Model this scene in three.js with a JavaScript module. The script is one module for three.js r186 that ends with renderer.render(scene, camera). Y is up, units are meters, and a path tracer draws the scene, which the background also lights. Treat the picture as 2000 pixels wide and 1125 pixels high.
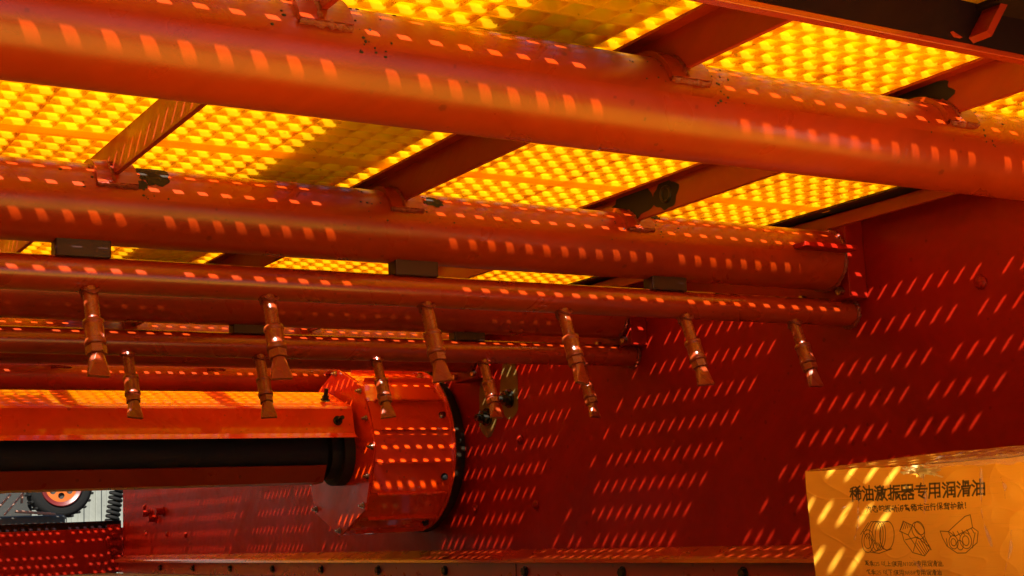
import * as THREE from 'three';
import { mergeGeometries, mergeVertices, toCreasedNormals } from 'three/addons/utils/BufferGeometryUtils.js';
import { RoundedBoxGeometry } from 'three/addons/geometries/RoundedBoxGeometry.js';
import { ConvexGeometry } from 'three/addons/geometries/ConvexGeometry.js';
import { ImprovedNoise } from 'three/addons/math/ImprovedNoise.js';

// ---------------------------------------------------------------- camera, sky, sun, exposure
const scene = new THREE.Scene();
const camera = new THREE.PerspectiveCamera(22.98, 2000 / 1125, 0.05, 200);
camera.matrixAutoUpdate = false;
camera.matrix.makeBasis(
  new THREE.Vector3(0.85158, -0.04577, 0.52222).normalize(),
  new THREE.Vector3(-0.04653, 0.98565, 0.16226).normalize(),
  new THREE.Vector3(-0.52215, -0.16247, 0.83723).normalize());
camera.matrix.decompose(camera.position, camera.quaternion, camera.scale);
camera.matrixAutoUpdate = true;
scene.add(camera);

const SUN = new THREE.Vector3(-0.556, 1, 0.97).normalize();      // towards the sun, in the axes of the machine
{
  const w = 64, h = 32, d = new Float32Array(w * h * 4);
  for (let j = 0; j < h; j++) for (let i = 0; i < w; i++) {
    const up = Math.max(0, Math.sin(((j + 0.5) / h - 0.5) * Math.PI)), k = Math.pow(up, 0.55), o = (j * w + i) * 4;
    d[o] = 0.62 - 0.36 * k; d[o + 1] = 0.70 - 0.26 * k; d[o + 2] = 0.78 - 0.02 * k; d[o + 3] = 1;
  }
  const sky = new THREE.DataTexture(d, w, h, THREE.RGBAFormat, THREE.FloatType);
  sky.mapping = THREE.EquirectangularReflectionMapping;
  sky.magFilter = THREE.LinearFilter; sky.minFilter = THREE.LinearFilter; sky.needsUpdate = true;
  scene.background = sky; scene.environment = sky;
  scene.backgroundIntensity = 0.24; scene.environmentIntensity = 0.24;
}
const sun = new THREE.DirectionalLight(new THREE.Color(1, 0.93, 0.80), 5);
sun.position.copy(SUN).multiplyScalar(20); sun.target.position.set(0.8, 0, -4); sun.position.add(sun.target.position);
sun.castShadow = true; sun.shadow.mapSize.set(4096, 4096); sun.shadow.radius = 1;
Object.assign(sun.shadow.camera, { left: -8, right: 8, top: 8, bottom: -8, near: 1, far: 50 });
scene.add(sun, sun.target);

const renderer = new THREE.WebGLRenderer({ antialias: true });
renderer.setSize(1024, 576);
renderer.toneMapping = THREE.LinearToneMapping;
renderer.toneMappingExposure = 4.1;
renderer.shadowMap.enabled = true;

// ---------------------------------------------------------------- helpers
let seed = 7;
const rnd = (a = 0, b = 1) => { seed = (seed * 1664525 + 1013904223) >>> 0; return a + (b - a) * seed / 4294967296; };
const R = THREE.MathUtils.degToRad, V = (x, y, z) => new THREE.Vector3(x, y, z);
const used = {};
const numbered = (n) => { const k = used[n] = (used[n] ?? -1) + 1; return k ? n + '_' + String(k).padStart(3, '0') : n; };
const shade = (m) => { m.castShadow = m.receiveShadow = true; return m; };
function thing(name, label, category, [x, y, z] = [0, 0, 0], group) {
  const o = new THREE.Group(); o.name = numbered(name); o.position.set(x, y, z);
  o.userData = { label, category }; if (group) o.userData.group = group;
  scene.add(o); return o;
}
function part(name, geo, mat, parent, label) {
  const m = shade(new THREE.Mesh(geo, mat)); m.name = name; if (label) m.userData.label = label;
  parent.add(m); return m;
}
function single(name, geo, mat, label, category, group) {
  const m = shade(new THREE.Mesh(geo, mat)); m.name = numbered(name);
  m.userData = { label, category }; if (group) m.userData.group = group;
  scene.add(m); return m;
}
function struct(name, geo, mat) { const m = shade(new THREE.Mesh(geo, mat)); m.name = name; m.userData.kind = 'structure'; scene.add(m); return m; }
const merge = (list) => { const g = mergeGeometries(list.map((x) => { const y = x.index ? x.toNonIndexed() : x; for (const k of Object.keys(y.attributes)) if (!['position', 'normal', 'uv'].includes(k)) y.deleteAttribute(k); return y; })); return g; };
// uv in metres by the main direction of each face
function uvm(g, s = 1) {
  g = g.index ? g.toNonIndexed() : g;
  const p = g.attributes.position, n = p.count, uv = new Float32Array(n * 2), a = V(), b = V(), c = V();
  for (let i = 0; i < n; i += 3) {
    a.fromBufferAttribute(p, i); b.fromBufferAttribute(p, i + 1); c.fromBufferAttribute(p, i + 2);
    const f = b.clone().sub(a).cross(c.clone().sub(a)), x = Math.abs(f.x), y = Math.abs(f.y), z = Math.abs(f.z);
    [a, b, c].forEach((q, k) => { const [u, v] = x >= y && x >= z ? [q.z, q.y] : y >= z ? [q.x, q.z] : [q.x, q.y]; uv[(i + k) * 2] = u * s; uv[(i + k) * 2 + 1] = v * s; });
  }
  return g.setAttribute('uv', new THREE.BufferAttribute(uv, 2));
}
const box = (x0, x1, y0, y1, z0, z1, r = 0) => {
  const g = r ? new RoundedBoxGeometry(x1 - x0, y1 - y0, z1 - z0, 2, r) : new THREE.BoxGeometry(x1 - x0, y1 - y0, z1 - z0);
  return uvm(g.translate((x0 + x1) / 2, (y0 + y1) / 2, (z0 + z1) / 2));
};
// round bar along x, uv in metres
function barX(r, x0, x1, y = 0, z = 0, seg = 48) {
  const g = new THREE.CylinderGeometry(r, r, x1 - x0, seg, 1); const uv = g.attributes.uv;
  for (let i = 0; i < uv.count; i++) uv.setXY(i, uv.getX(i) * 2 * Math.PI * r, uv.getY(i) * (x1 - x0));
  return g.rotateZ(-Math.PI / 2).translate((x0 + x1) / 2, y, z);
}
const cylY = (r, y0, y1, seg = 20, r2 = r) => new THREE.CylinderGeometry(r2, r, y1 - y0, seg, 1).translate(0, (y0 + y1) / 2, 0);
// outline in the z-y plane pushed along x
function pushX(pts, x0, x1, bevel = 0) {
  const sh = new THREE.Shape(pts.map(([z, y]) => new THREE.Vector2(-z, y)));
  const g = new THREE.ExtrudeGeometry(sh, { depth: x1 - x0 - 2 * bevel, bevelEnabled: !!bevel, bevelSize: bevel, bevelThickness: bevel, bevelSegments: 2, curveSegments: 8 });
  return uvm(g.rotateY(Math.PI / 2).translate(x0 + bevel, 0, 0));
}
// part of a tube round an axis along x: angle 0 is +z, 90 is +y
function arcX(ri, ro, a0, a1, x0, x1, y, z, n = 24) {
  const pts = [];
  for (let i = 0; i <= n; i++) { const a = R(a0 + (a1 - a0) * i / n); pts.push([z + ro * Math.cos(a), y + ro * Math.sin(a)]); }
  for (let i = n; i >= 0; i--) { const a = R(a0 + (a1 - a0) * i / n); pts.push([z + ri * Math.cos(a), y + ri * Math.sin(a)]); }
  return pushX(pts, x0, x1);
}
// lumpy weld bead along a curve
function bead(points, r, seed0 = 1) {
  const g = new THREE.TubeGeometry(new THREE.CatmullRomCurve3(points), Math.max(16, points.length * 6), r, 7), p = g.attributes.position, no = new ImprovedNoise(), v = V(), nn = V();
  for (let i = 0; i < p.count; i++) { v.fromBufferAttribute(p, i); nn.fromBufferAttribute(g.attributes.normal, i); const k = no.noise(v.x * 130 + seed0, v.y * 130, v.z * 130) * r * 0.7; v.addScaledVector(nn, k); p.setXYZ(i, v.x, v.y, v.z); }
  g.computeVertexNormals(); return g;
}

// ---------------------------------------------------------------- textures and materials
const noise = new ImprovedNoise();
function tex(size, f, srgb = false) {
  const d = new Uint8Array(size * size * 4);
  for (let j = 0; j < size; j++) for (let i = 0; i < size; i++) { const c = f(i / size, j / size), o = (j * size + i) * 4; for (let k = 0; k < 3; k++) d[o + k] = 255 * Math.min(1, Math.max(0, c[k] ?? c[0])); d[o + 3] = 255; }
  const t = new THREE.DataTexture(d, size, size); t.wrapS = t.wrapT = THREE.RepeatWrapping; t.magFilter = THREE.LinearFilter; t.minFilter = THREE.LinearMipmapLinearFilter; t.generateMipmaps = true;
  if (srgb) t.colorSpace = THREE.SRGBColorSpace; t.needsUpdate = true; return t;
}
// tiling noise: values on a torus
const tn = (u, v, f, s) => { const a = u * 2 * Math.PI, b = v * 2 * Math.PI, q = f / (2 * Math.PI); return noise.noise(Math.cos(a) * q + s, Math.sin(a) * q + Math.cos(b) * q * 1.3, Math.sin(b) * q + s * 1.7); };
const specks = []; for (let i = 0; i < 90; i++) specks.push([rnd(), rnd(), rnd(0.0015, 0.006), rnd(0.25, 0.8)]);
const speckAt = (u, v) => { let m = 0; for (const [x, y, r, k] of specks) { const d = Math.hypot(u - x, v - y); if (d < r) m = Math.max(m, k); } return m; };
const paintTone = tex(512, (u, v) => { const k = 0.86 + 0.12 * tn(u, v, 4, 1) + 0.09 * tn(u, v, 11, 5) + 0.06 * tn(u, v, 40, 9) - 0.45 * speckAt(u, v); return [k, k * 0.99, k * 0.98]; });
const paintRough = tex(256, (u, v) => [0.72 + 0.22 * tn(u, v, 6, 3) + 0.16 * tn(u, v, 22, 8) + 0.06 * tn(u, v, 60, 2)]);
const paintBump = tex(512, (u, v) => [0.5 + 0.25 * tn(u, v, 30, 4) + 0.2 * tn(u, v, 90, 6) + 0.05 * tn(u, v, 9, 2)]);
function paint(r, g, b, rough, coat = 0, o = {}) {
  return new THREE.MeshPhysicalMaterial({ color: new THREE.Color().setRGB(r, g, b), roughness: rough, map: paintTone, roughnessMap: paintRough, bumpMap: paintBump, bumpScale: o.bump ?? 0.0006, clearcoat: coat, clearcoatRoughness: o.cr ?? 0.2, specularIntensity: o.spec ?? 1, metalness: o.metal ?? 0 });
}
const M = {
  tube: paint(0.31, 0.026, 0.0004, 0.45, 0.4, { cr: 0.26, spec: 0.7 }),
  plate: paint(0.27, 0.007, 0.0012, 0.6, 0.03, { cr: 0.35, spec: 0.3 }),
  bar: paint(0.30, 0.018, 0.002, 0.6, 0.1),
  spray: paint(0.30, 0.025, 0.001, 0.42, 0.6, { cr: 0.2 }),
  nozzle: paint(0.26, 0.034, 0.008, 0.42, 0.35, { cr: 0.12 }),
  guard: paint(0.88, 0.060, 0.001, 0.42, 1, { cr: 0.05, bump: 0.0003 }),
  guardplate: paint(0.80, 0.045, 0.001, 0.5, 0.12, { cr: 0.1, bump: 0.0003, spec: 0.5 }),
  block: paint(0.035, 0.004, 0.002, 0.7, 0),
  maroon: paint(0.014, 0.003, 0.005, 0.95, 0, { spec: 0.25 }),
  rail: paint(0.34, 0.028, 0.003, 0.4, 1, { cr: 0.18 }),
  weld: paint(0.24, 0.022, 0.004, 0.55, 0.2, { bump: 0.002 }),
  black: new THREE.MeshStandardMaterial({ color: new THREE.Color().setRGB(0.009, 0.009, 0.008), roughness: 0.6, bumpMap: paintBump, bumpScale: 0.001 }),
  rubber: new THREE.MeshPhysicalMaterial({ color: new THREE.Color().setRGB(0.004, 0.004, 0.004), specularIntensity: 0.25, roughness: 0.8, bumpMap: paintBump, bumpScale: 0.002 }),
  steel: new THREE.MeshStandardMaterial({ color: new THREE.Color().setRGB(0.42, 0.38, 0.30), roughness: 0.38, metalness: 1, roughnessMap: paintRough }),
  oilsteel: new THREE.MeshStandardMaterial({ color: new THREE.Color().setRGB(0.07, 0.065, 0.05), roughness: 0.3, metalness: 0.7, roughnessMap: paintRough }),
  bare: new THREE.MeshStandardMaterial({ color: new THREE.Color().setRGB(0.16, 0.10, 0.022), roughness: 0.5, map: paintTone }),
  oil: new THREE.MeshStandardMaterial({ color: new THREE.Color().setRGB(0.012, 0.008, 0.004), roughness: 0.85, metalness: 0, map: paintTone }),
  rim: new THREE.MeshStandardMaterial({ color: new THREE.Color().setRGB(0.022, 0.014, 0.006), roughness: 0.45, metalness: 0.3, map: paintTone }),
};
const puTone = tex(512, (u, v) => { const k = 0.93 + 0.06 * tn(u, v, 7, 2) + 0.05 * tn(u, v, 25, 6) - 0.5 * speckAt(u, v); return [k, k * (0.98 + 0.02 * tn(u, v, 5, 8)), k * 0.9]; });
const pu = (r, g, b) => new THREE.MeshPhysicalMaterial({ color: new THREE.Color().setRGB(r, g, b), roughness: 1, map: puTone, transmission: 0.78, thickness: 0, specularIntensity: 0.04, side: THREE.DoubleSide });
const PU = [pu(0.99, 0.70, 0.002), pu(0.98, 0.68, 0.002), pu(0.99, 0.71, 0.003)];

// ---------------------------------------------------------------- layout of the machine (metres; x across, y up, z along; the camera stands at the origin)
const XP = 2.70, XL = -1.05, BAY = 0.61, BARX = [-0.472, 0.138, 0.748, 1.358, 1.968, 2.635];
const DECK = 0.755, THICK = 0.023, BEAMY = 0.632, BEAMR = 0.077, BEAMZ = [-1.706, -2.653, -3.600, -4.547, -5.494, -6.441];

// ---------------------------------------------------------------- screen deck: polyurethane panels with square tapered apertures
const PW = 0.2385, PL = 0.645, NZ = 12, PX = 0.0475, PZ = 0.05;
function panelGeometry(k, NX = 5, PW = 0.2385) {
  const pos = [], nor = [], uv = [];
  const put = (q, n) => { pos.push(...q); nor.push(...n); uv.push(q[0] * 1.7 + k * 0.31, (q[2] + q[1]) * 1.7 + k * 0.17); };
  const face = (P, N) => {                                             // corners turned so that the face looks the way its normals point
    const m = Array.isArray(N[0]) ? N[0] : N, [a, b, c, d] = P.map((q) => V(...q)), f = c.clone().sub(a).cross(d.clone().sub(b));
    for (const t of f.dot(V(...m)) < 0 ? [[0, 2, 1], [0, 3, 2]] : [[0, 1, 2], [0, 2, 3]]) for (const i of t) put(P[i], Array.isArray(N[0]) ? N[i] : N);
  };
  const g = 0.0004, x0 = -PW / 2 + g, x1 = PW / 2 - g, z0 = -PL / 2 + g, z1 = PL / 2 - g, T = THICK;
  const mids = (n, p, a, b) => { const c = Array.from({ length: n }, (_, i) => (i - (n - 1) / 2) * p); return [c, [a, ...c.slice(1).map((x, i) => (x + c[i]) / 2), b]]; };
  const [xs, bx] = mids(NX, PX, x0, x1), [zs, bz] = mids(NZ, PZ, z0, z1);
  // each aperture: a square hole with rounded corners, narrower at the top; 12 points a ring, three on each side
  const ring = (cx, cz, h, y, r) => { const out = []; for (let s = 0; s < 4; s++) for (const [u, v] of [[-h + r, -h], [h - r, -h], [h - r * 0.29, -h + r * 0.29]]) { const [a, b] = [[u, v], [-v, u], [-u, -v], [v, -u]][s]; out.push([cx + a, y, cz + b]); } return out; };
  for (let i = 0; i < NX; i++) for (let j = 0; j < NZ; j++) {
    const cx = xs[i] + rnd(-0.0005, 0.0005), cz = zs[j] + rnd(-0.0005, 0.0005), e = rnd(-0.0006, 0.0006);
    const B = ring(cx, cz, 0.0213, 0, 0.005), C = ring(cx, cz, 0.0192 + e, T * 0.80, 0.005), D = ring(cx, cz, 0.0104 + e, T, 0.002);
    const out = (y) => { const a = [bx[i], bz[j]], b = [bx[i + 1], bz[j + 1]]; return B.map(([x, , z]) => { const dx = x - cx, dz = z - cz; return Math.abs(Math.abs(dx) - Math.abs(dz)) < 1e-4 ? [dx < 0 ? a[0] : b[0], y, dz < 0 ? a[1] : b[1]] : Math.abs(dx) > Math.abs(dz) ? [dx < 0 ? a[0] : b[0], y, z] : [x, y, dz < 0 ? a[1] : b[1]]; }); };
    const O = out(0), Q = out(T), n = 12;
    const nrm = (p, d) => { const v = V(cx - p[0], d, cz - p[2]).normalize(); return [v.x, v.y, v.z]; };
    for (let s = 0; s < n; s++) {
      const t = (s + 1) % n;
      face([O[s], O[t], B[t], B[s]], [0, -1, 0]); face([D[s], D[t], Q[t], Q[s]], [0, 1, 0]);
      for (const m of [0.42]) { const at = (o, b, c) => [[o[0], m * T * 0.8, o[2]], [b[0] + (c[0] - b[0]) * m, m * T * 0.8, b[2] + (c[2] - b[2]) * m]], [oa, wa] = at(O[s], B[s], C[s]), [ob, wb] = at(O[t], B[t], C[t]); face([oa, ob, wb, wa], [0, -1, 0]); }   // solid rib
      face([B[s], B[t], C[t], C[s]], [nrm(B[s], -0.008), nrm(B[t], -0.008), nrm(C[t], -0.012), nrm(C[s], -0.012)]);
      face([C[s], C[t], D[t], D[s]], [nrm(C[s], -0.012), nrm(C[t], -0.012), nrm(D[t], -0.03), nrm(D[s], -0.03)]);
    }
  }
  const c = [[x0, z0], [x1, z0], [x1, z1], [x0, z1]], side = [[0, 0, -1], [1, 0, 0], [0, 0, 1], [-1, 0, 0]];
  for (let s = 0; s < 4; s++) { const a = c[s], b = c[(s + 1) % 4]; face([[a[0], 0, a[1]], [b[0], 0, b[1]], [b[0], T * 0.7, b[1]], [a[0], T * 0.7, a[1]]], side[s]); }
  // the thick lip along both ends, stepped below the panel
  for (const e of [-1, 1]) {
    const za = e > 0 ? PL / 2 + 0.0028 : -PL / 2 + 0.0034, zb = e * (PL / 2 - 0.0225), zc = e * (PL / 2 - 0.012), y = -0.004, d = [0, -1, 0];
    face([[x0, y, za], [x1, y, za], [x1, y, zc], [x0, y, zc]], d); face([[x0, y, zc], [x1, y, zc], [x1, -0.0005, zb], [x0, -0.0005, zb]], d);
  }
  const geo = new THREE.BufferGeometry();
  for (const [n, a, w] of [['position', pos, 3], ['normal', nor, 3], ['uv', uv, 2]]) geo.setAttribute(n, new THREE.Float32BufferAttribute(a, w));
  return geo;
}
{
  const deck = thing('screen_deck', 'glowing yellow polyurethane screen deck of square mesh panels overhead', 'screen deck', [0, DECK, 0]);
  const geos = [0, 1, 2].map((k) => panelGeometry(k)), narrow = panelGeometry(1, 2, 0.105);
  part('side_liner', box(0.582 + PW * 8 + 0.1065, XP - 0.001, 0.0, 0.045, -9.1, -0.10, 0.004), M.black, deck);
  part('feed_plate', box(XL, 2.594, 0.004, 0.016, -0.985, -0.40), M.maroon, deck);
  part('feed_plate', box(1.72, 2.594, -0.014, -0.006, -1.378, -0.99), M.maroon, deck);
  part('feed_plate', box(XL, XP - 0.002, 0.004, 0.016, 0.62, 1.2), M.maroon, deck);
  for (let r = -1; r <= 14; r++) for (let c = -7; c <= 8; c++) {
    const x = 0.582 + PW * (c + 0.5), z = -2.610 + PL * 2.5 - PL * (r + 1), k = ((r + 20) * 7 + (c + 20) * 5) % 3;
    if (x < XL || z > -0.7) continue;
    const last = c === 8, p = part('screen_panel', last ? narrow : geos[k], PU[((r + 9) * 5 + (c + 9) * 11) % 3], deck);
    p.position.set(last ? 0.582 + PW * 8 + 0.0525 : x, rnd(-0.0008, 0.0008), z);
  }
}

// ---------------------------------------------------------------- bars that carry the deck
BARX.forEach((x, i) => {
  const o = thing('deck_support_bar', [
    'flat red support bar under the deck, out of view on the left', 'flat red support bar under the deck beside the left frame edge',
    'orange lit flat support bar with light slits, under the deck at the left', 'dark red flat support bar under the middle of the deck beside dull panels',
    'dark red flat support bar with a bare oily patch near the second tube', 'red flat support bar under the deck, closest to the side plate'][i], 'support bar', [x, 0, 0], 'flat bars under the deck');
  part('bar', box(-0.005, 0.005, i === 5 ? 0.715 : 0.677, DECK - 0.006, -9.0, -1.402, 0.002), M.bar, o);
  if (i > 2 && i < 5) part('top_rail', box(-0.031, -0.0052, DECK - 0.011, DECK - 0.006, -9.0, -1.402), M.bar, o);
  if (i === 5) part('clamp_strip', box(-0.086, -0.066, DECK - 0.010, DECK - 0.005, -9.0, -1.402), M.block, o);
  if (i === 4) for (const [z, y, w, h, sd] of [[-2.60, 0.718, 0.085, 0.038, 1], [-2.47, 0.715, 0.045, 0.034, 2], [-1.74, 0.722, 0.10, 0.032, 3]]) {
    const pts = []; for (let k = 0; k < 40; k++) { const a = k / 40 * 2 * Math.PI, q = 1 + 0.35 * noise.noise(Math.cos(a) * 1.6 + sd * 5, Math.sin(a) * 1.6, sd); pts.push(new THREE.Vector2(w * q * Math.cos(a), Math.max(-0.040, Math.min(0.031, h * q * Math.sin(a))))); }
    part('oily_patch', uvm(new THREE.ShapeGeometry(new THREE.Shape(pts)).rotateY(-Math.PI / 2)), M.oil, o, 'dark olive oily patch on bare steel').position.set(-0.0058, y, z);
    if (sd === 2) part('oily_ring', new THREE.TorusGeometry(0.017, 0.004, 8, 24).rotateY(Math.PI / 2), M.rim, o).position.set(-0.006, y, z);
  }
});

// ---------------------------------------------------------------- cross tubes with their saddles
const tubeNames = ['thickest red cross tube sloping across the top of the picture', 'second red cross tube from the top, ending at the side plate', 'third red cross tube, mostly hidden behind the upper spray pipe',
  'fourth red cross tube, seen between the two spray pipes', 'lowest visible red cross tube, just above the orange hood', 'red cross tube hidden behind the orange hood'];
BEAMZ.forEach((z, i) => {
  const o = thing('cross_tube', tubeNames[i], 'cross tube', [0, BEAMY, z], 'red cross tubes under the deck');
  part('tube', barX(BEAMR, XL, 2.615, 0, 0, 72), M.tube, o);
  for (const x of BARX) {
    if (i > 3 && x < 0.5 || x > 2.6) continue;
    const s = part('saddle', arcX(BEAMR - 0.001, BEAMR + 0.009, 18, 162, -0.039, 0.038, 0, 0), M.tube, o); s.position.x = x;
    const w = []; for (let k = 0; k <= 8; k++) w.push(V(x - 0.039 + 0.077 * k / 8, (BEAMR + 0.003) * Math.sin(R(17)), (BEAMR + 0.003) * Math.cos(R(17))));
    part('weld_bead', bead(w, 0.0055, x * 10 + i), M.weld, s).position.x = -x;
    const u = []; for (let k = 0; k <= 8; k++) u.push(V(x - 0.008, (BEAMR + 0.007) * Math.sin(R(20 + k * 5)), (BEAMR + 0.007) * Math.cos(R(20 + k * 5))));
    part('weld_bead', bead(u, 0.0045, x * 7 + i), M.weld, s).position.x = -x;
    if (i < 2 && x > 0.5) {
      const dots = []; for (let k = 0; k < 26; k++) { const a = R(rnd(-8, 62)), d = 0.045 + 0.09 * rnd() * rnd(), q = BEAMR + 0.0003, rr = rnd(0.0008, 0.0024), gx = new THREE.SphereGeometry(rr, 7, 5); gx.scale(rnd(0.8, 1.6), 1, 0.5); gx.rotateX(-a); gx.translate((rnd() < 0.25 ? -1 : 1) * d, q * Math.sin(a), q * Math.cos(a)); dots.push(gx); }
      part('weld_spatter', merge(dots), M.black, s);
    }
  }
  if (i === 1) for (const [x, a, w, h, sd] of [[0.822, 47, 0.034, 24, 1], [0.795, 22, 0.012, 8, 2], [1.43, 40, 0.022, 12, 3], [2.03, 62, 0.02, 16, 4]]) {
    const pos = [], N = 36, rings = 6, pt = (k, m) => { const t = k / N * 2 * Math.PI, q = (1 + 0.55 * noise.noise(Math.cos(t) * 2.1 + sd * 7, Math.sin(t) * 2.1, sd)) * m / rings, b = R(a + h * q * Math.sin(t)); return [x + w * q * Math.cos(t), (BEAMR + 0.0006) * Math.sin(b), (BEAMR + 0.0006) * Math.cos(b)]; };
    for (let k = 0; k < N; k++) for (let m = 0; m < rings; m++) pos.push(...pt(k, m), ...pt(k + 1, m + 1), ...pt(k, m + 1), ...pt(k, m), ...pt(k + 1, m), ...pt(k + 1, m + 1));
    const g = new THREE.BufferGeometry(); g.setAttribute('position', new THREE.Float32BufferAttribute(pos, 3)); g.computeVertexNormals();
    part('scorch_mark', uvm(g), M.oil, o);
  }
  // end plate bolted to the side plate, with a rib in front
  const f = part('end_flange', box(2.635, XP, -0.105, 0.12, -0.125, 0.062, 0.004), M.plate, o);
  part('bolt', barX(0.011, 2.621, 2.635, -0.085, 0.035, 6), M.steel, f); part('bolt', barX(0.011, 2.621, 2.635, -0.085, -0.105, 6), M.steel, f);
  part('rib', box(2.44, 2.62, 0.006, 0.019, 0.06, 0.118, 0.002), M.plate, o);
  part('rib', box(2.44, 2.62, 0.006, 0.019, -0.118, -0.06, 0.002), M.plate, o);
  const ring = []; for (let k = 0; k <= 24; k++) { const a = k / 24 * 2 * Math.PI; ring.push(V(2.617, Math.sin(a) * (BEAMR + 0.001), Math.cos(a) * (BEAMR + 0.001))); }
  part('weld_bead', bead(ring, 0.005, i), M.weld, o);
});

// ---------------------------------------------------------------- spray pipes with nozzles
const NOZX = [0.002, 0.36, 0.716, 1.073, 1.432, 1.785, 2.137, 2.488];
function nozzleSet() {
  const tip = (() => {
    const pts = []; for (let k = 0; k < 8; k++) { const a = (k + 0.5) / 8 * 2 * Math.PI; pts.push(V(0.0135 * Math.cos(a), -0.170, 0.0135 * Math.sin(a))); pts.push(V(0.0125 * Math.cos(a), -0.180, 0.0125 * Math.sin(a))); }
    for (const x of [-0.0205, 0.0205]) for (const z of [-0.0045, 0.0045]) { pts.push(V(x, -0.208, z)); pts.push(V(x * 1.04, -0.214, z)); }
    return uvm(toCreasedNormals(new ConvexGeometry(pts), 0.5));
  })();
  const coupling = new THREE.LatheGeometry([[0.0138, -0.098], [0.0195, -0.099], [0.0205, -0.104], [0.0195, -0.108], [0.0182, -0.110], [0.0182, -0.138], [0.0196, -0.141], [0.0204, -0.146], [0.0196, -0.151], [0.0135, -0.152]].map(([x, y]) => new THREE.Vector2(x, y)), 24);
  const nut = new THREE.CylinderGeometry(0.0195, 0.0195, 0.016, 6).translate(0, -0.161, 0);
  const lines = (r) => { const w = []; for (let k = 0; k <= 12; k++) { const a = k / 12 * 2 * Math.PI; w.push(V(Math.cos(a) * r, -0.012 + 0.007 * Math.cos(2 * a), Math.sin(a) * r)); } return w; };
  return { nipple: cylY(0.0138, -0.073, 0, 24), coupling: coupling.translate(0, 0.027, 0), nut: toCreasedNormals(nut.translate(0, 0.027, 0), 0.4), tip: tip.translate(0, 0.027, 0), bead: bead(lines(0.0155), 0.0042, 3), seam: box(-0.0012, 0.0012, -0.111, -0.083, 0.0172, 0.0190) };
}
const NS = nozzleSet();
[[0.4973, -2.660, 'upper red spray pipe with a row of flat nozzles hanging below'], [0.503, -3.617, 'lower red spray pipe with smaller looking nozzles in front of the orange drum']].forEach(([y, z, label], i) => {
  const o = thing('spray_pipe', label, 'spray pipe', [0, y, z], 'spray pipes below the cross tubes');
  part('pipe', barX(0.034, XL, XP, 0, 0, 48), M.spray, o);
  const ring = []; for (let k = 0; k <= 20; k++) { const a = k / 20 * 2 * Math.PI; ring.push(V(XP - 0.004, Math.sin(a) * 0.036, Math.cos(a) * 0.036)); }
  part('weld_bead', bead(ring, 0.006, 5 + i), M.weld, o);
  for (const x of [0.0, 0.70, 1.405, 2.085]) part('hanger_block', box(x - 0.052, x + 0.052, 0.028, 0.075, -0.020 + (i ? 0.01 : 0.012), 0.030, 0.004), M.block, o);
  for (const x of NOZX) {
    if (i && x > 2.6) continue;
    const n = part('nozzle', NS.nipple, M.nozzle, o); n.position.set(x, -0.026, 0.010); n.rotation.x = -R(20); n.rotation.y = rnd(-0.05, 0.05);
    part('weld_bead', NS.bead, M.weld, n); part('coupling', NS.coupling, M.nozzle, n); part('seam', NS.seam, M.nozzle, n).rotation.y = rnd(-0.2, 0.9);
    part('hex_nut', NS.nut, M.nozzle, n).rotation.y = rnd(0, 1); part('flat_tip', NS.tip, M.nozzle, n).rotation.y = rnd(-0.35, 0.35);
  }
});

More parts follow.
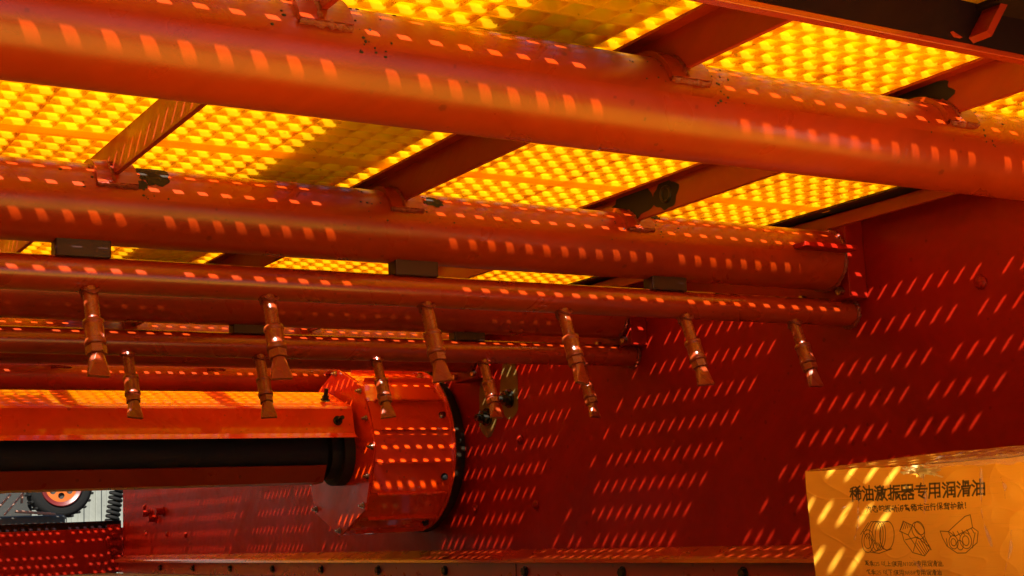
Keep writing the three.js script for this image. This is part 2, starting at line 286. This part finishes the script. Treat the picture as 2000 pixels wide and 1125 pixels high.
// ---------------------------------------------------------------- side plate with bottom rail
{
  const o = thing('side_plate', 'tall dark red side plate dashed with slanting streaks of sunlight', 'side plate', [XP, 0, 0]);
  part('plate', box(0, 0.012, -0.22, 1.25, -9.19, 1.2), M.plate, o);
  part('slanted_strip', (() => {
    const g = new THREE.ExtrudeGeometry(new THREE.Shape([[0, -0.098], [-0.012, -0.099], [-0.074, -0.124], [-0.082, -0.131], [-0.085, -0.141], [-0.055, -0.144], [-0.055, -0.205], [-0.047, -0.205], [-0.047, -0.137], [-0.068, -0.131], [0, -0.106]].map(([x, y]) => new THREE.Vector2(x, y))), { depth: 10.3, bevelEnabled: false });
    return uvm(g.translate(0, 0, -9.1));
  })(), M.rail, o);
  const bolt = merge([cylY(0.019, 0, 0.003, 18), cylY(0.014, 0.003, 0.013, 6)]).rotateZ(Math.PI / 2);
  for (let k = 0; k < 14; k++) part('bolt', bolt, M.oilsteel, o).position.set(-0.055, -0.172, -8.25 + 0.573 * k);
  for (const z of [-4.30]) part('joint', box(-0.0562, -0.054, -0.204, -0.146, z - 0.002, z + 0.002), M.black, o);
  const rivet = new THREE.SphereGeometry(0.017, 18, 10, 0, Math.PI * 2, 0, Math.PI / 2).scale(1, 0.8, 1).rotateZ(Math.PI / 2);
  for (const [y, z] of [[0.508, -2.227], [0.29, -4.318], [0.054, -4.233], [0.056, -4.656], [0.19, -8.72], [0.15, -8.42], [0.035, -8.70], [0.02, -8.28], [0.01, -7.96]]) part('bolt_head', rivet, M.plate, o).position.set(-0.001, y, z);
  for (const [y, z, t] of [[0.387, -4.541, 0.2], [0.441, -4.378, -0.3]]) {
    const b = part('hex_bolt', merge([cylY(0.034, 0, 0.006, 24), cylY(0.026, 0.006, 0.028, 6), cylY(0.013, 0.028, 0.05, 12)]).rotateZ(Math.PI / 2), M.oilsteel, o, 'dark oily hex bolt on a bare patch'); b.position.set(-0.002, y, z); b.rotation.x = t;
    const pts = []; for (let k = 0; k < 28; k++) { const a = k / 28 * 2 * Math.PI, up = Math.sin(a); pts.push(new THREE.Vector2(0.062 * Math.cos(a) * (1 + 0.08 * Math.sin(5 * a + y * 40)), up > 0 ? 0.19 * up * (1 + 0.1 * Math.sin(7 * a)) : 0.075 * up)); }
    const patch = new THREE.ShapeGeometry(new THREE.Shape(pts)).rotateY(-Math.PI / 2); part('bare_patch', uvm(patch), M.bare, o).position.set(-0.0015, y, z);
  }
  for (const [y, z] of [[0.15, -8.62], [0.155, -8.36], [0.115, -8.5]]) part('hex_bolt', merge([cylY(0.03, 0, 0.01, 6), cylY(0.022, 0.01, 0.05, 6)]).rotateZ(Math.PI / 2), M.plate, o).position.set(0, y, z);
}
{
  const o = thing('far_side_plate', 'red side plate out of view on the left', 'side plate', [XL, 0, 0]);
  part('plate', box(-0.012, 0, -0.22, 1.25, -9.15, 1.2), M.plate, o);
}

// ---------------------------------------------------------------- girder at the top right
{
  const o = thing('end_girder', 'dark maroon girder plate with a diagonal stiffener in the top right corner', 'girder', [0, 0, -1.395]);
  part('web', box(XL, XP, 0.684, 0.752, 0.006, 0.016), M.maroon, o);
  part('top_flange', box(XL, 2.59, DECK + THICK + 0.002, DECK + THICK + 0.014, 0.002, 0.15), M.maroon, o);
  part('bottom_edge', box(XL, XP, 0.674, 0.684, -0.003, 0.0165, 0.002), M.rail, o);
  const st = part('stiffener', box(-0.006, 0.006, 0, 0.10, 0, 0.035), M.bar, o); st.position.set(1.70, 0.688, 0.018); st.rotation.z = -R(38);
  part('corner_tab', uvm(new ConvexGeometry([V(1.655, 0.695, 0.018), V(1.675, 0.688, 0.018), V(1.662, 0.688, 0.018), V(1.655, 0.695, 0.024), V(1.675, 0.688, 0.024), V(1.662, 0.688, 0.024)])), M.bar, o);
}

// ---------------------------------------------------------------- exciter guard: hood, drum and shaft tube
{
  const o = thing('exciter_guard', 'glossy orange hood and ribbed drum guarding the exciter shaft', 'exciter guard', [0, 0, 0]);
  const YC = 0.2955, ZC = -5.014, X0 = 2.305, X1 = 2.642, RD = 0.307;
  const sheet = (pts, t) => { const out = pts.map((p) => [...p]), inn = pts.map(([z, y]) => { const a = Math.atan2(y - YC, z - (ZC - 0.02)); return [z - t * Math.cos(a), y - t * Math.sin(a)]; }).reverse(); return [...out, ...inn]; };
  part('hood', toCreasedNormals(pushX(sheet([[-4.912, 0.345], [-4.926, 0.353], [-4.935, 0.363], [-4.958, 0.455], [-4.966, 0.464], [-4.976, 0.469], [-5.168, 0.535], [-5.178, 0.538], [-5.19, 0.536], [-5.37, 0.465], [-5.39, 0.44], [-5.41, 0.35]].map(([z, y]) => [z + 0.13, y - 0.011]), 0.005), XL, 2.28), 0.35), M.guard, o);
  part('lower_hood', toCreasedNormals(pushX(sheet([[-5.26, 0.25], [-5.23, 0.20], [-5.19, 0.181], [-4.99, 0.172], [-4.935, 0.178], [-4.90, 0.239]], 0.005), XL, X0 - 0.10), 0.35), M.tube, o);
  part('shaft_tube', barX(0.105, XL, X0 - 0.08, 0.292, -5.02, 40), M.black, o);
  part('shaft_flange', merge([barX(0.124, X0 - 0.045, X0 - 0.002, 0.288, -4.975, 40), barX(0.10, X0 - 0.085, X0 - 0.045, 0.288, -4.975, 40)]), M.black, o);
  const poly = (r, n, off) => Array.from({ length: n }, (_, k) => { const a = (k + off) / n * 2 * Math.PI; return [ZC + r * Math.cos(a), YC + r * Math.sin(a)]; });
  const endp = part('end_plate', pushX(poly(0.32, 8, 0), X0, X0 + 0.008, 0.001), M.guardplate, o);
  const stud = merge([cylY(0.012, 0, 0.003, 16), cylY(0.009, 0.003, 0.012, 6), cylY(0.005, 0.012, 0.02, 10)]).rotateZ(Math.PI / 2);
  for (const k of [0, 1, 2, 4, 6, 7, 8, 9, 10, 12, 14, 15]) { const a = R(22.5 * k), rr = k % 2 ? 0.278 : 0.300; part('bolt', stud, M.steel, endp).position.set(X0 - 0.001, YC + rr * Math.sin(a), ZC + rr * Math.cos(a)); }
  const flat = merge([cylY(0.014, 0, 0.004, 16), cylY(0.0105, 0.004, 0.014, 6)]);
  for (let k = 0; k < 16; k++) {
    const a0 = R(22.5 * k - 11.25), a1 = R(22.5 * k + 11.25), ro = RD, ri = RD - 0.005, q = (r, a) => [ZC + r * Math.cos(a), YC + r * Math.sin(a)];
    const s = part('drum_panel', pushX([q(ro, a0 + 0.004), q(ro, a1 - 0.004), q(ri, a1 - 0.004), q(ri, a0 + 0.004)], X0 + 0.009, X1), M.guard, o);
    part('rib', pushX([q(ro - 0.001, a1 - 0.010), q(ro + 0.014, a1 - 0.008), q(ro + 0.014, a1 + 0.006), q(ro - 0.001, a1 + 0.004)], X0 + 0.035, X1 - 0.012, 0.001), M.guard, s);
    if (k % 2 === 1) { const b = part('bolt', flat.clone().rotateX(Math.PI / 2 - R(22.5 * k)), k === 15 || k === 13 ? M.black : M.steel, s); b.position.set(X1 - 0.03, YC + RD * 0.985 * Math.sin(R(22.5 * k)), ZC + RD * 0.985 * Math.cos(R(22.5 * k))); }
  }
  part('drum_flange', barX(0.316, X1, X1 + 0.006, YC, ZC, 72), M.guard, o);
  part('seal_ring', merge([barX(0.322, X1 + 0.006, X1 + 0.026, YC, ZC, 72), barX(0.295, X1 + 0.026, XP, YC, ZC, 72)]), M.rim, o);
  const t = R(90 - 19);
  const s1 = part('bolt', merge([cylY(0.018, 0, 0.004, 18), cylY(0.0125, 0.004, 0.018, 6), cylY(0.008, 0.018, 0.045, 10)]), M.black, o); s1.position.set(2.205, 0.482, -4.90); s1.rotation.x = R(19);
  const s2 = part('bolt', merge([cylY(0.018, 0, 0.004, 18), cylY(0.0125, 0.004, 0.018, 6), cylY(0.008, 0.018, 0.045, 10)]), M.black, o); s2.position.set(2.215, 0.398, -4.815); s2.rotation.x = R(78);
}

// ---------------------------------------------------------------- carton of oil with printed front
function strokes(c, ch, x, y, s, w) {
  c.lineWidth = w; c.lineCap = 'square'; c.lineJoin = 'miter';
  for (const st of (BIG[ch] ?? HAN[ch] ?? '').split(' ')) { c.beginPath(); for (let i = 0; i < st.length; i += 2) { const at = (q) => BIG[ch] ? (st.charCodeAt(q) - 96.5) / 20 : (+st[q] + 0.5) / 10, px = x + at(i) * s, py = y + at(i + 1) * s; i ? c.lineTo(px, py) : c.moveTo(px, py); } c.stroke(); }
}
const BIG = {                                                          // the heading, on a grid of twenty: a to t
  稀: 'hbbd agig ecet egan ehim rajf kbqf jhth nfjn lklr lksksqqr ogot', 油: 'cbfe agdi btfm hfht hfsfst hlsl hsss mams',
  激: 'bbdd agch bsem jagc fcfj fclclj fglg fjlj elml hlgpet hnlnksis obmh nftf rfpnlt nipptt', 振: 'aehe eaesbr anhj jbtb jbjkht lfrf kjtj mkmspq snpp oktt',
  器: 'bbbh bbibih bhih lblh lbsbsh lhsh ajtj khkjao kjto ohpi bobt bohoht btht lolt losost ltst', 专: 'ddqd ahth kaglqlkr gpot', 用: 'cbcmat cbrbrsos chrh cnrn kbkt',
  润: 'bbee agdi btfm hbjd hfht kbsbstqt khqh klql jqrq nhnq', 滑: 'bbee agdi btfm jajh jbqbqh mdmh mdqd hhhk hhthsk jkjt jkrkrtpt jnrn jqrq',
};
const HAN = {
  为: '2031 0383 5109 838978 5566', 您: '2003 1115 4032 31815142 6164 4345 8394 0617 264989 7687 9698', 的: '2011 1116464111 1343 7051 61919887 6474',
  动: '1141 0444 2406 0646 3547 5393 70637259 939988', 设: '1020 04141829 51457191 8194 5595 5548 9569', 备: '3002 11715123 2298 2545 25858925 2787 5589',
  稳: '4011 0343 2129 2306 2345 6052 51815394 6393 6565 9595 4648 566989 7688 9698', 定: '5051 021292 2272 5458 2426 3508 4689 5585', 运: '4181 3494 5437 8477 1021 04141807 17299949',
  行: '2003 3205 1519 4181 3494 747968', 保: '2003 1219 4080834340 6369 3595 6538 6598', 驾: '1141 2103 404332 6191936361 2474 747687 2326 26868979 0878', 护: '0333 2029 0627 6172 43939676 4349 4676',
  航: '3011 111908 11414938 0545 2324 2627 7081 4393 646749 64848899', 夏: '0090 214125 22628525 2463 3507 3676 4698', 季: '7021 0393 5125 5198 3575 7556 565949 0797', 冬: '4003 128053 3398 5556 4668',
  以: '1116 1625 4153 8065 6547 6699', 上: '5058 5384 0898', 下: '0090 5059 5375', 使: '2003 1219 3191 41464681 6165 3598 8439', 推: '0333 2029 0627 4032 4249 6072 4494 4696 4898 7279', 荐: '0191 2022 7072 0494 4307 2529 4585 75566659 3797',
};
{
  const W = 1024, H = 640, PXM = W / 0.56;                           // the front face is 0.56 m long
  const cv = document.createElement('canvas'); cv.width = W; cv.height = H; const c = cv.getContext('2d');
  c.fillStyle = '#f0ac2e'; c.fillRect(0, 0, W, H);
  for (let i = 0; i < 900; i++) { c.strokeStyle = `rgba(${rnd() < 0.5 ? '90,50,10' : '235,185,110'},${rnd(0.02, 0.06)})`; c.lineWidth = rnd(0.5, 2); const y = rnd(0, H), x = rnd(0, W), l = rnd(10, 90); c.beginPath(); c.moveTo(x, y); c.lineTo(x + l, y + rnd(-1, 1)); c.stroke(); }
  const X = (m) => m * PXM, Y = (m) => (0.067 - m) * PXM;            // metres along the face and above the camera
  const ink = 'rgba(46,40,14,0.8)'; c.strokeStyle = ink; c.fillStyle = ink;
  [...'稀油激振器专用润滑油'].forEach((ch, i) => strokes(c, ch, X(0.1022 + 0.0281 * i), Y(0.0352), X(0.0262), 6));
  [...'为您的振动设备稳定运行保驾护航'].forEach((ch, i) => strokes(c, ch, X(0.1375 + 0.0135 * i), Y(0.0005) , X(0.0122), 2.7));
  c.font = 'bold 26px sans-serif'; c.fillText('!', X(0.3405), Y(-0.0112));
  c.lineWidth = 2.2;
  const el = (x, y, a, b, t = 0, f0 = 0, f1 = 7) => { c.beginPath(); c.ellipse(X(x), Y(y), X(a), X(b), t, f0, f1); c.stroke(); };
  const pl = (...p) => { c.beginPath(); p.forEach(([x, y], i) => (i ? c.lineTo(X(x), Y(y)) : c.moveTo(X(x), Y(y)))); c.stroke(); };
  // first machine drawing: a flanged drum
  el(0.178, -0.052, 0.015, 0.025, 0.15); el(0.135, -0.062, 0.014, 0.02, 0.25); el(0.135, -0.062, 0.009, 0.013, 0.25); el(0.152, -0.054, 0.013, 0.027, 0.2); el(0.158, -0.053, 0.012, 0.026, 0.2); el(0.164, -0.053, 0.011, 0.025, 0.2);
  pl([0.132, -0.043], [0.146, -0.028], [0.182, -0.028]); pl([0.138, -0.081], [0.158, -0.083], [0.186, -0.075]); pl([0.12, -0.05], [0.14, -0.03]); for (let k = 0; k < 7; k++) pl([0.127 + k * 0.006, -0.045 - k * 0.004], [0.133 + k * 0.006, -0.058 - k * 0.003]);
  // second: a belt-driven block with fan-like ends
  pl([0.205, -0.045], [0.214, -0.028], [0.232, -0.036], [0.222, -0.052], [0.205, -0.045]); pl([0.209, -0.046], [0.213, -0.062], [0.228, -0.082], [0.252, -0.088], [0.262, -0.078]); pl([0.232, -0.036], [0.262, -0.07], [0.266, -0.078]); pl([0.222, -0.052], [0.246, -0.085]); el(0.246, -0.041, 0.009, 0.012, -0.5); el(0.243, -0.045, 0.012, 0.015, -0.5);
  for (let k = 0; k < 5; k++) { pl([0.207 + k * 0.005, -0.043 + k * 0.001], [0.215 + k * 0.003, -0.030 - k * 0.001]); pl([0.252 + k * 0.003, -0.086 + k * 0.002], [0.238 + k * 0.004, -0.066 + k * 0.003]); } pl([0.216, -0.06], [0.24, -0.056], [0.262, -0.073]); pl([0.23, -0.08], [0.24, -0.056]);
  // third: a gearbox with two open gears and a lid
  pl([0.288, -0.047], [0.305, -0.048], [0.34, -0.024], [0.35, -0.022], [0.352, -0.043], [0.362, -0.05], [0.358, -0.068], [0.334, -0.084], [0.318, -0.084], [0.299, -0.072], [0.291, -0.058], [0.288, -0.047]); pl([0.305, -0.048], [0.318, -0.056], [0.352, -0.043]); el(0.313, -0.066, 0.009, 0.011); el(0.313, -0.066, 0.005, 0.006); el(0.337, -0.064, 0.011, 0.013); el(0.337, -0.064, 0.006, 0.008); el(0.325, -0.071, 0.006, 0.008); pl([0.299, -0.06], [0.3, -0.072]); pl([0.356, -0.052], [0.348, -0.076]); for (let k = 0; k < 6; k++) pl([0.305 + 0.009 * k, -0.05 + 0.001 * k], [0.309 + 0.009 * k, -0.057 + 0.001 * k]);
  const line = (s, x, y, w) => { let px = X(x); c.font = '17px sans-serif'; for (const ch of s) { if (HAN[ch] || BIG[ch]) { strokes(c, ch, px, Y(y), X(w), 1.7); px += X(w) * 1.08; } else { c.fillText(ch, px, Y(y - w * 0.85)); px += c.measureText(ch).width; } } };
  line('夏季(25℃以上)使用N100#专用润滑油,', 0.122, -0.096, 0.0098); line('冬季(25℃以下)使用N68#专用润滑油', 0.123, -0.111, 0.0098);
  c.font = '17px sans-serif'; line('稀油', 0.375, -0.124, 0.0098);
  const print = new THREE.CanvasTexture(cv); print.colorSpace = THREE.SRGBColorSpace; print.anisotropy = 8;
  const wrinkle = tex(512, (u, v) => { const r = (f, s, k) => Math.pow(1 - Math.abs(tn(u, v, f, s)) * 2.2, 6) * k; return [0.3 + Math.max(0, r(4, 3, 0.35)) + Math.max(0, r(9, 7, 0.2)) + 0.1 * tn(u, v, 14, 5)]; });
  const card = (map, col) => new THREE.MeshPhysicalMaterial({ map, color: col ?? new THREE.Color(1, 1, 1), roughness: 0.62, bumpMap: wrinkle, bumpScale: 0.0036, clearcoat: 0.9, clearcoatRoughness: 0.16, side: THREE.DoubleSide });
  const front = card(print), plain = card(paintTone, new THREE.Color().setRGB(0.72, 0.34, 0.016));
  const film = new THREE.MeshPhysicalMaterial({ color: new THREE.Color().setRGB(0.92, 0.86, 0.72), roughness: 0.14, transmission: 0.85, thickness: 0, side: THREE.DoubleSide, bumpMap: wrinkle, bumpScale: 0.003 });
  const o = thing('oil_carton', 'brown cardboard carton with black printed text under torn film, bottom right', 'carton', [1.85, 0, -1.97]); o.rotation.y = R(-84); // local x runs along the printed face towards the camera, local z leaves the face
  const L = 0.56, top = 0.067, bot = -0.2, D = 0.40;
  const nz = (x, y, s) => noise.noise(x * 9 + s, y * 9, s * 2.3) * 0.004 + noise.noise(x * 24, y * 24, s) * 0.0016;
  const face = (w, h, nw, nh, f) => { const g = new THREE.PlaneGeometry(w, h, nw, nh), p = g.attributes.position; for (let i = 0; i < p.count; i++) { const q = f(p.getX(i) / w + 0.5, p.getY(i) / h + 0.5); p.setXYZ(i, ...q); } g.computeVertexNormals(); return g; };
  const edge = (u) => top - 0.003 * Math.sin(u * Math.PI) + 0.003 * noise.noise(u * 7, 3, 1) + 0.0035 * Math.max(0, u - 0.7) ;
  const fg = face(L, top - bot, 70, 36, (u, v) => [u * L - 0.006 * (1 - u) * Math.sin(v * 3) * 0 + (1 - u) * 0.010 * (1 - v) * (1 - v), bot + v * (edge(u) - bot), 0.010 * Math.sin(u * Math.PI) * Math.sin(v * Math.PI) + nz(u * L, v * 0.27, 1)]);
  { const uvA = fg.attributes.uv; for (let i = 0; i < uvA.count; i++) uvA.setY(i, 1 - (1 - uvA.getY(i)) * (top - bot) * PXM / H); }
  part('front_panel', fg, front, o);
  const inner = [['back_panel', L, (u, v) => [u * L, bot + v * (top - bot), -D + nz(u, v, 5)]], ['side_panel', D, (u, v) => [0 + (1 - v) * (1 - v) * 0.010 + nz(u, v, 8), bot + v * (top - bot), -u * D]], ['side_panel', D, (u, v) => [L + nz(u, v, 9), bot + v * (top - bot), -u * D]]];
  for (const [n, w, f] of inner) part(n, face(w, 0.3, 20, 16, f), plain, o);
  part('top_flap', face(L, D / 2, 48, 10, (u, v) => [u * L, edge(u) + 0.001 + v * (0.016 + 0.010 * Math.sin(u * 3.1)) + nz(u * L, v, 3) * v, -v * D / 2]), plain, o);
  part('top_flap', face(L, D / 2, 48, 10, (u, v) => [u * L, top + (0.012 + 0.008 * Math.sin(u * 4)) * v + nz(u * L, v, 4) * v, -D + v * (D / 2 - 0.004)]), plain, o);
  // packing film: a torn sheet over the top edge, tatters and creases
  part('film', face(0.30, 0.10, 44, 14, (u, v) => { const x = 0.275 + u * 0.285, k = noise.noise(x * 30, v * 5, 2) * 0.004 + noise.noise(x * 80, v * 9, 4) * 0.002; return [x, v < 0.35 ? edge(x / L) - (0.35 - v) * 0.045 * (0.5 + 0.9 * Math.abs(noise.noise(x * 22, 1, 7)) + 0.5 * u) + 0.004 : edge(x / L) + 0.004 + (v - 0.35) * 0.026 + k, (v < 0.35 ? 0.010 : 0.010 - (v - 0.35) * 0.17) + k + 0.003]; }), film, o);
  const strip = (x0, y0, x1, y1, w, n, bend) => face(1, 1, n, 2, (u, v) => { const x = x0 + (x1 - x0) * u, y = y0 + (y1 - y0) * u + bend * Math.sin(u * Math.PI), a = Math.atan2(y1 - y0, x1 - x0); return [x - Math.sin(a) * (v - 0.5) * w + bend * Math.sin(u * Math.PI), y + Math.cos(a) * (v - 0.5) * w, 0.0125 + 0.006 * Math.sin(u * 9 + x0 * 90) * (v - 0.2) + 0.004 * Math.sin(x / L * Math.PI)]; });
  const tatter = new THREE.MeshPhysicalMaterial({ color: new THREE.Color().setRGB(0.80, 0.62, 0.24), roughness: 0.3, side: THREE.DoubleSide, clearcoat: 0.6 });
  for (let k = 0; k < 16; k++) part('tatter', strip(rnd(0.225, 0.27), rnd(0.050, 0.064), rnd(0.255, 0.315), rnd(0.040, 0.060), rnd(0.0012, 0.005), 10, rnd(-0.004, 0.004)), tatter, o);
  for (const [a, b, d, e, w, q] of [[0.272, 0.05, 0.268, -0.02, 0.0022, 0.002], [0.385, 0.05, 0.39, -0.075, 0.0025, -0.008], [0.13, 0.01, 0.115, -0.06, 0.0014, 0.003], [0.09, -0.005, 0.135, 0.017, 0.0014, 0], [0.42, 0.035, 0.425, 0.0, 0.003, 0.002], [0.43, -0.05, 0.405, -0.13, 0.0022, 0.004], [0.23, -0.09, 0.27, -0.15, 0.0016, 0.003]]) part('crease', strip(a, b, d, e, w, 24, q), film, o);
}

// ---------------------------------------------------------------- lower deck, far cross beam
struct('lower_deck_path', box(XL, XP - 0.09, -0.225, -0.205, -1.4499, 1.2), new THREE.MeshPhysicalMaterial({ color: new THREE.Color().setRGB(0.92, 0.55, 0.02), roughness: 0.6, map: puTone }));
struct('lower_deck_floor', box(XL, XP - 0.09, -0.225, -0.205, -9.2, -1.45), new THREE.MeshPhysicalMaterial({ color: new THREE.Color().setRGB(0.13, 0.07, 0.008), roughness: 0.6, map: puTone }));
{
  const o = thing('discharge_beam', 'purplish red channel beam with rows of sun dots at the lower left', 'channel beam', [0, 0, -9.205]);
  part('front_face', box(XL, 2.711, -0.205, 0.078, -0.012, 0, 0.004), M.plate, o);
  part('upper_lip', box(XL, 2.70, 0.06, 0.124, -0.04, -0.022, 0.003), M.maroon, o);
  part('corner_gusset', box(2.60, 2.69, -0.19, 0.10, 0.002, 0.012), M.plate, o);
  const bt = merge([cylY(0.026, 0, 0.012, 6), cylY(0.014, 0.012, 0.03, 10)]).rotateX(Math.PI / 2);
  for (const [x, y] of [[2.64, 0.03], [2.665, -0.02], [2.64, -0.07], [2.668, -0.11], [2.62, -0.02]]) part('bolt', bt, M.plate, o).position.set(x, y, 0.012);
}
// a timber rail on short posts above the deck: it shades the dull panels
{
  const o = thing('timber_rail', 'long timber rail on posts above the deck shading the dull panels', 'rail', [1.08, DECK + THICK, -3.0]);
  const wood = new THREE.MeshStandardMaterial({ color: new THREE.Color().setRGB(0.30, 0.19, 0.09), roughness: 0.85, map: paintTone });
  part('rail', box(-0.075, 0.118, 0.16, 0.20, -2.2, 1.85, 0.004), wood, o);
  for (const z of [-2.1, -0.2, 1.75]) part('post', box(-0.03, 0.03, 0.001, 0.16, z - 0.03, z + 0.03), wood, o);
}

// ---------------------------------------------------------------- yard seen through the gap at the lower left
struct('ground', box(-30, 30, -1.7, -1.6, -40, 20), new THREE.MeshStandardMaterial({ color: new THREE.Color().setRGB(0.14, 0.13, 0.12), roughness: 0.95, map: paintTone }));
{
  const wall = thing('corrugated_wall', 'pale corrugated metal wall standing in the yard behind the spring', 'wall', [0, -1.6, -16]);
  const mat = new THREE.MeshStandardMaterial({ color: new THREE.Color().setRGB(0.13, 0.14, 0.125), roughness: 0.5, map: paintTone });
  const g = box(-0.095, 0.095, 0, 4, -0.02, 0.02), g2 = box(-0.03, 0.03, 0, 4, 0.022, 0.05, 0.008);
  for (let k = -44; k < 46; k++) { const p = part('sheet', g, mat, wall); p.position.set(0 + k * 0.192, 0, 0); part('fold', g2, mat, p); }
}
{
  const s = thing('coil_spring', 'thick black coil spring standing before the pale wall', 'spring', [3.06, -0.05, -10.8]); s.rotation.z = -R(9);
  const pts = []; for (let k = 0; k <= 320; k++) { const a = k / 20 * 2 * Math.PI; pts.push(V(Math.cos(a) * 0.042, k / 320 * 0.56, Math.sin(a) * 0.042)); }
  part('coil', new THREE.TubeGeometry(new THREE.CatmullRomCurve3(pts), 1200, 0.0135, 10), M.rubber, s);
  part('seat', cylY(0.09, -0.9, 0, 24), M.rubber, s);
  part('cap', cylY(0.08, 0.56, 0.60, 24), M.rubber, s);
}
{
  const t = thing('wheel', 'machine wheel with red ring and orange hub at the lower left gap', 'wheel', [2.998, 0.455, -12.0]);
  const lathe = (pts) => new THREE.LatheGeometry(pts.map(([x, y]) => new THREE.Vector2(x, y)), 64).rotateX(Math.PI / 2);
  part('tyre', lathe([[0.15, -0.08], [0.22, -0.09], [0.255, -0.06], [0.262, 0], [0.255, 0.06], [0.22, 0.09], [0.15, 0.08]]), M.rubber, t);
  const lug = box(-0.009, 0.009, -0.012, 0.008, -0.075, 0.075, 0.003); for (let k = 0; k < 26; k++) { const a = k / 26 * 2 * Math.PI, l = part('lug', lug, M.rubber, t); l.position.set(Math.cos(a) * 0.262, Math.sin(a) * 0.262, 0); l.rotation.z = a - Math.PI / 2; }
  part('red_ring', lathe([[0.124, 0.07], [0.155, 0.098], [0.168, 0.092], [0.165, 0.06]]), paint(0.08, 0.003, 0.002, 0.6, 0), t);
  const sh = new THREE.Shape(); sh.absarc(0, 0, 0.128, 0, 2 * Math.PI); for (let k = 0; k < 6; k++) { const a = k / 6 * 2 * Math.PI + 0.02, h = new THREE.Path(); h.absarc(Math.cos(a + 0.5) * 0.078, Math.sin(a + 0.5) * 0.078, 0.026, 0, 2 * Math.PI, true); sh.holes.push(h); }
  part('hub', uvm(new THREE.ExtrudeGeometry(sh, { depth: 0.012, bevelEnabled: false, curveSegments: 40 }).translate(0, 0, 0.062)), paint(0.30, 0.065, 0.003, 0.5, 0.1), t);
  part('axle', cylY(0.12, -0.07, 0.05, 24).rotateX(Math.PI / 2), M.black, t);
}
{
  const o = thing('yard_machine', 'dark machine chassis with pale angled braces beside the wheel', 'machine', [1.9, 0, -11.4]);
  part('chassis', box(-1.2, 1.0, -0.25, 0.215, -0.3, 0.0, 0.02), M.black, o); part('cab', box(-1.2, 0.92, 0.216, 0.62, -0.9, -0.75, 0.02), M.black, o);
  const pale = new THREE.MeshStandardMaterial({ color: new THREE.Color().setRGB(0.20, 0.10, 0.07), roughness: 0.5, map: paintTone });
  const br = (x, y, l, a, w = 0.025) => { const m = part('brace', box(-l / 2, l / 2, -w / 2, w / 2, 0.01, 0.05, 0.004), pale, o); m.position.set(x, y, 0); m.rotation.z = R(a); };
  br(0.56, 0.40, 0.14, 6, 0.014); br(0.66, 0.35, 0.08, 85, 0.014); br(0.50, 0.30, 0.22, 48, 0.016); br(0.76, 0.235, 0.3, -6, 0.02); br(0.44, 0.33, 0.14, -60, 0.03); br(0.60, 0.31, 0.22, 50, 0.012);
}

renderer.render(scene, camera);
